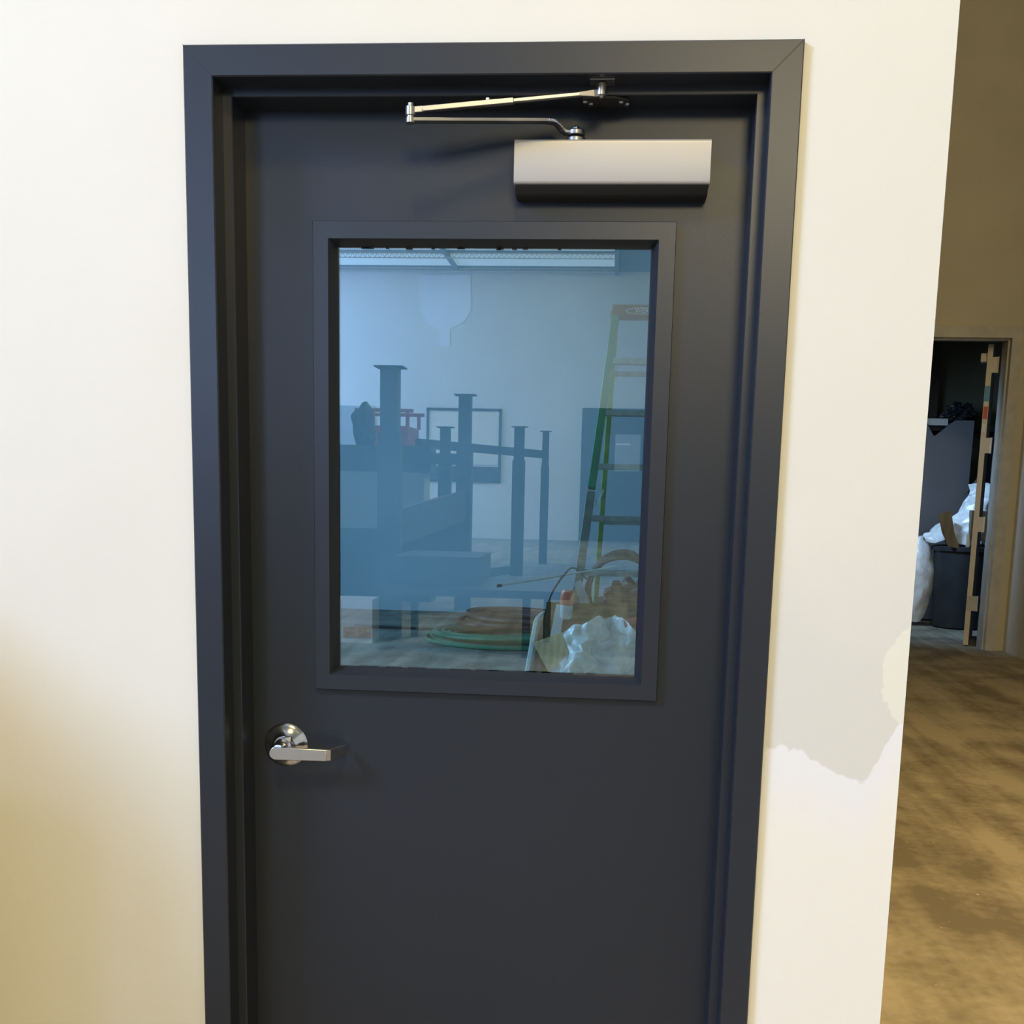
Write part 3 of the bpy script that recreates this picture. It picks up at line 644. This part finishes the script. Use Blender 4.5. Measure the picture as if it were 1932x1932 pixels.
rb(MB(), -0.047, 0.0, -0.005, -0.003, 2.45, 2.60).build('blue_label', M['sticker_b'], d2)
rb(MB(), -0.045, -0.004, -0.005, -0.003, 2.28, 2.40).build('red_label', M['sticker_r'], d2)
rb(MB(), -0.042, -0.008, -0.005, -0.003, 2.15, 2.23).build('white_label', M['white'], d2)
rb(MB(), -0.11, -0.048, 0.05, 0.16, 2.84, 2.92).build('closer_body', M['edge'], d2)
rb(MB(), -0.12, -0.048, 0.16, 0.5, 2.86, 2.93).build('closer_body', M['board'], d2)
# black trash can
CX, CY = 4.86, 11.95
can = thing('trash_can', 'large black round trash can heaped with plastic in the storeroom', 'trash can', (CX, CY, 0))
MB().lathe([(0.27, 0.0), (0.305, 0.02), (0.35, 0.90), (0.375, 0.90), (0.378, 0.945), (0.36, 0.955), (0.345, 0.94), (0.31, 0.10), (0.0, 0.09)], (CX, CY, 0), (0, 0, 1), 44).build('body', M['can'], can, smooth=True, angle=40)
tag(MB().grid(crumple(lambda u, v: (CX-0.01+math.cos(u*2*PI)*0.47*math.cos(v*PI/2)*(1.0), CY+math.sin(u*2*PI)*0.30*math.cos(v*PI/2), 0.985+(0.50+0.18*math.cos(u*2*PI))*math.sin(v*PI/2)+0.22*math.cos(u*2*PI)*math.cos(v*PI/2)*v), 0.07, 4.6, 6.0), 60, 34).build('plastic_bundle', M['film2'], smooth=True, angle=24), 'heap of pale blue plastic wrapping rising out of the black trash can', 'plastic wrap')
tag(MB().grid(crumple(lambda u, v: (4.36+0.20*math.cos(u*2*PI)*math.sin(PI*(0.12+0.8*v)), 12.05+0.16*math.sin(u*2*PI)*math.sin(PI*(0.12+0.8*v)), 0.03+1.02*v), 0.035, 5, 2.0), 32, 22).build('plastic_bundle', M['film2'], smooth=True, angle=24), 'crumpled pale plastic bag slumped on the floor left of the black trash can', 'plastic wrap')
tag(MB().prism([(4.42, 11.58, 1.32), (4.56, 11.60, 1.36), (4.62, 11.62, 1.12), (4.70, 11.62, 0.93), (4.56, 11.60, 0.96), (4.47, 11.58, 1.12)], (0.01, 0.03, 0)).build('cardboard_flap', M['card']), 'brown cardboard flap over the left rim of the black trash can', 'cardboard')
tag(MB().prism([(4.79, 11.60, 1.06), (4.99, 11.62, 1.05), (4.98, 11.64, 1.36), (4.80, 11.62, 1.37)], (0.01, 0.14, 0)).build('cardboard_box', M['card_d']), 'small dull brown box on the front of the trash can heap', 'box')
tag(MB().bar((4.78, 11.62, 0.93), (4.785, 11.64, 1.10), 0.035, 0.02, side=(1, 0, 0)).build('wood_stick', M['ply']), 'short pale wood offcut poking up from the trash can rim', 'wood')
tag(MB().cyl((4.80, 12.0, 1.55), (4.95, 12.0, 1.72), 0.012, 0.018, n=8).build('wrecking_bar', M['hose_k']), 'thin dark bar sticking up from the plastic heap', 'bar')
# leaning grey board with a broken notch in its top edge
bp_ = [(4.05, 2.40), (4.46, 2.40), (4.50, 2.33), (4.56, 2.235), (4.585, 2.24), (4.72, 2.36), (4.80, 2.42), (5.02, 2.42), (5.02, 0.02), (4.05, 0.02)]
tag(MB().prism([(x, 12.62-(z*0.02), z) for x, z in bp_], (0, 0.02, 0)).build('grey_board', M['board']), 'large grey board standing behind the trash can, its top edge broken by a notch', 'board')
tag(MB().box(4.48, 4.72, 12.60, 12.85, 2.36, 2.44).build('light_box', M['galv']), 'flat grey box lying behind the notch of the grey board', 'box')
blob('black_bag', (4.90, 12.75, 2.52), (0.20, 0.12, 0.12), 0.5, 2.0, 9.0, M['black'], 'black crumpled bag on top behind the grey board', 'bag')
tag(MB().box(3.9, 5.4, 12.66, 13.04, 2.30, 2.36).box(3.9, 3.94, 12.66, 13.04, 0, 2.3).box(5.3, 5.34, 12.66, 13.04, 0, 2.3).build('storage_shelf', M['black']), 'high dark shelf behind the grey board in the storeroom', 'shelf')

# ------------------------------------------------------------------ warehouse side, mirrored in the glass
def my(Y): return 0.285-Y
G_ = 'capped posts mirrored in the glass'
def post(par, x, Y, w_, z):
    MB().box(x-w_/2, x+w_/2, my(Y)-w_/2, my(Y)+w_/2, 0, z-0.012).box(x-w_*0.62, x+w_*0.62, my(Y)-w_*0.62, my(Y)+w_*0.62, 0, 2.0).build('post', M['rack'], par)
    MB().box(x-w_/2-0.055, x+w_/2+0.055, my(Y)-w_/2-0.05, my(Y)+w_/2+0.05, z-0.012, z).build('post_cap', M['rack'], par)
rk = thing('steel_rack', 'nearest dark steel rack with two tall capped posts, mirrored in the left of the glass', 'rack', (-1.2, my(10.8), 0))
post(rk, -1.42, 9.3, 0.17, 2.62); post(rk, -1.07, 12.3, 0.15, 2.61)
MB().bar((-1.42, my(9.3), 1.07), (-1.05, my(12.3), 1.29), 0.36, 0.06, side=(0, 0, 1)).build('side_panel', M['rack'], rk)
MB().bar((-2.4, my(12.3), 1.84), (-1.05, my(12.3), 1.84), 0.13, 0.1, side=(0, 0, 1)).build('beam', M['rack'], rk)
MB().bar((-1.9, my(12.3), 0.56), (-1.05, my(12.3), 0.56), 0.14, 0.1, side=(0, 0, 1)).build('beam', M['rack'], rk)
MB().box(-1.90, -1.16, my(12.9), my(12.38), 0.55, 1.05).build('stored_load', M['purple'], rk)
rk2 = thing('steel_rack', 'far dark steel rack with slim capped posts, mirrored in the middle of the glass', 'rack', (-1.2, my(19), 0))
for a in ((-1.84, 16.0, 0.15, 2.42), (-0.90, 18.5, 0.17, 2.58), (-0.64, 22.0, 0.13, 2.69)): post(rk2, *a)
MB().bar((-2.5, my(17.4), 2.22), (-0.64, my(22.0), 2.22), 0.15, 0.1, side=(0, 0, 1)).build('beam', M['rack'], rk2)
MB().bar((-1.6, my(16), 0.12), (-0.9, my(18.5), 0.12), 0.14, 0.1, side=(0, 0, 1)).build('beam', M['rack'], rk2)
ld = thing('stacked_load', 'dark stacked load mirrored at the left edge of the glass', 'load', (-3.2, my(13.3), 0))
MB().box(-4.4, -1.62, my(13.6), my(13.1), 1.68, 2.02).build('top_layer', M['rack'], ld)
MB().box(-4.3, -1.7, my(13.6), my(13.1), 0.95, 1.68).build('middle_layer', M['ceil'], ld)
MB().box(-4.3, -1.6, my(13.6), my(13.1), 0.0, 0.95).build('lower_layer', M['rack'], ld)
tb = thing('work_table', 'low dark steel table mirrored in the lower part of the glass', 'table', (-0.4, my(8.6), 0))
MB().box(-1.25, 0.40, my(9.6), my(8.2), 0.53, 0.60).build('table_top', M['rack'], tb)
MB().box(-1.25, -0.45, my(9.6), my(8.6), 0.60, 0.86).build('tray', M['rack'], tb)
for (x, Y) in ((0.015, 8.25), (0.14, 9.4), (-1.2, 9.5)): MB().box(x-0.035, x+0.035, my(Y)-0.035, my(Y)+0.035, 0, 0.53).build('leg', M['rack'], tb)
ct = thing('carton', 'white carton with an orange picture beside the nearest rack post, mirrored', 'carton', (-1.7, my(9.3), 0))
MB().box(-2.1, -1.50, my(9.18), my(8.85), 0, 0.42).build('body', M['white'], ct)
MB().box(-1.78, -1.52, my(8.849), my(8.84), 0.06, 0.15).build('picture', M['picture'], ct)
sc = thing('scissor_lift', 'red scissor lift behind the steel rack, mirrored in the glass', 'lift', (-3.3, my(19), 0))
MB().box(-3.75, -2.85, my(19.6), my(18.4), 1.85, 2.55).build('platform', M['red'], sc)
for x in (-3.75, -3.3, -2.85):
    for Y in (18.4, 19.6): MB().box(x-0.03, x+0.03, my(Y)-0.03, my(Y)+0.03, 2.55, 2.80).build('rail_post', M['red'], sc)
for Y in (18.4, 19.6): MB().box(-3.78, -2.75, my(Y+0.03), my(Y-0.03), 2.78, 2.84).build('guard_rail', M['red'], sc)
MB().bar((-3.7, my(18.5), 0.35), (-2.9, my(18.5), 1.85), 0.12, 0.06).bar((-2.9, my(18.5), 0.35), (-3.7, my(18.5), 1.85), 0.12, 0.06).build('scissor_arm', M['red'], sc)
MB().box(-3.8, -2.8, my(19.6), my(18.4), 0.12, 0.4).build('chassis', M['red'], sc)
for x in (-3.7, -2.9): MB().cyl((x-0.08, my(18.5), 0.15), (x+0.08, my(18.5), 0.15), 0.15, n=18).build('wheel', M['rubber'], sc)
blob('tarp_bundle', (-2.55, my(13.35), 2.27), (0.17, 0.15, 0.30), 0.3, 1.6, 3.0, M['rack'], 'dark wrapped bundle standing on the rack load, mirrored at the left of the glass', 'bundle')
# unseen crate added left of the door, out of frame, to shade the wall
cr = thing('wall_shade_crate', 'unseen tall pine crate added left of the door, out of frame, to shade the wall', 'crate', (-1.3, -0.4, 0))
MB().box(-1.85, -0.83, -0.80, -0.02, 0.10, 1.54).build('body', M['crate'], cr)
for z in (0.15, 0.75, 1.46): MB().box(-1.87, -0.81, -0.82, -0.80, z, z+0.09).build('batten', M['crate'], cr)
for x in (-1.8, -1.34, -0.93): MB().box(x, x+0.09, -0.80, -0.02, 0, 0.10).build('skid', M['crate'], cr)
bx = thing('wall_shade_cartons', 'two unseen brown cartons added beside the crate, out of frame, to darken the lower wall', 'carton', (-0.62, -0.34, 0))  # unseen cartons, added to deepen the shade low on the wall
for z in (0.0, 0.46): MB().box(-0.795, -0.43, -0.60, -0.07, z, z+0.455).build('carton', M['card'], bx, bevel=0.004)
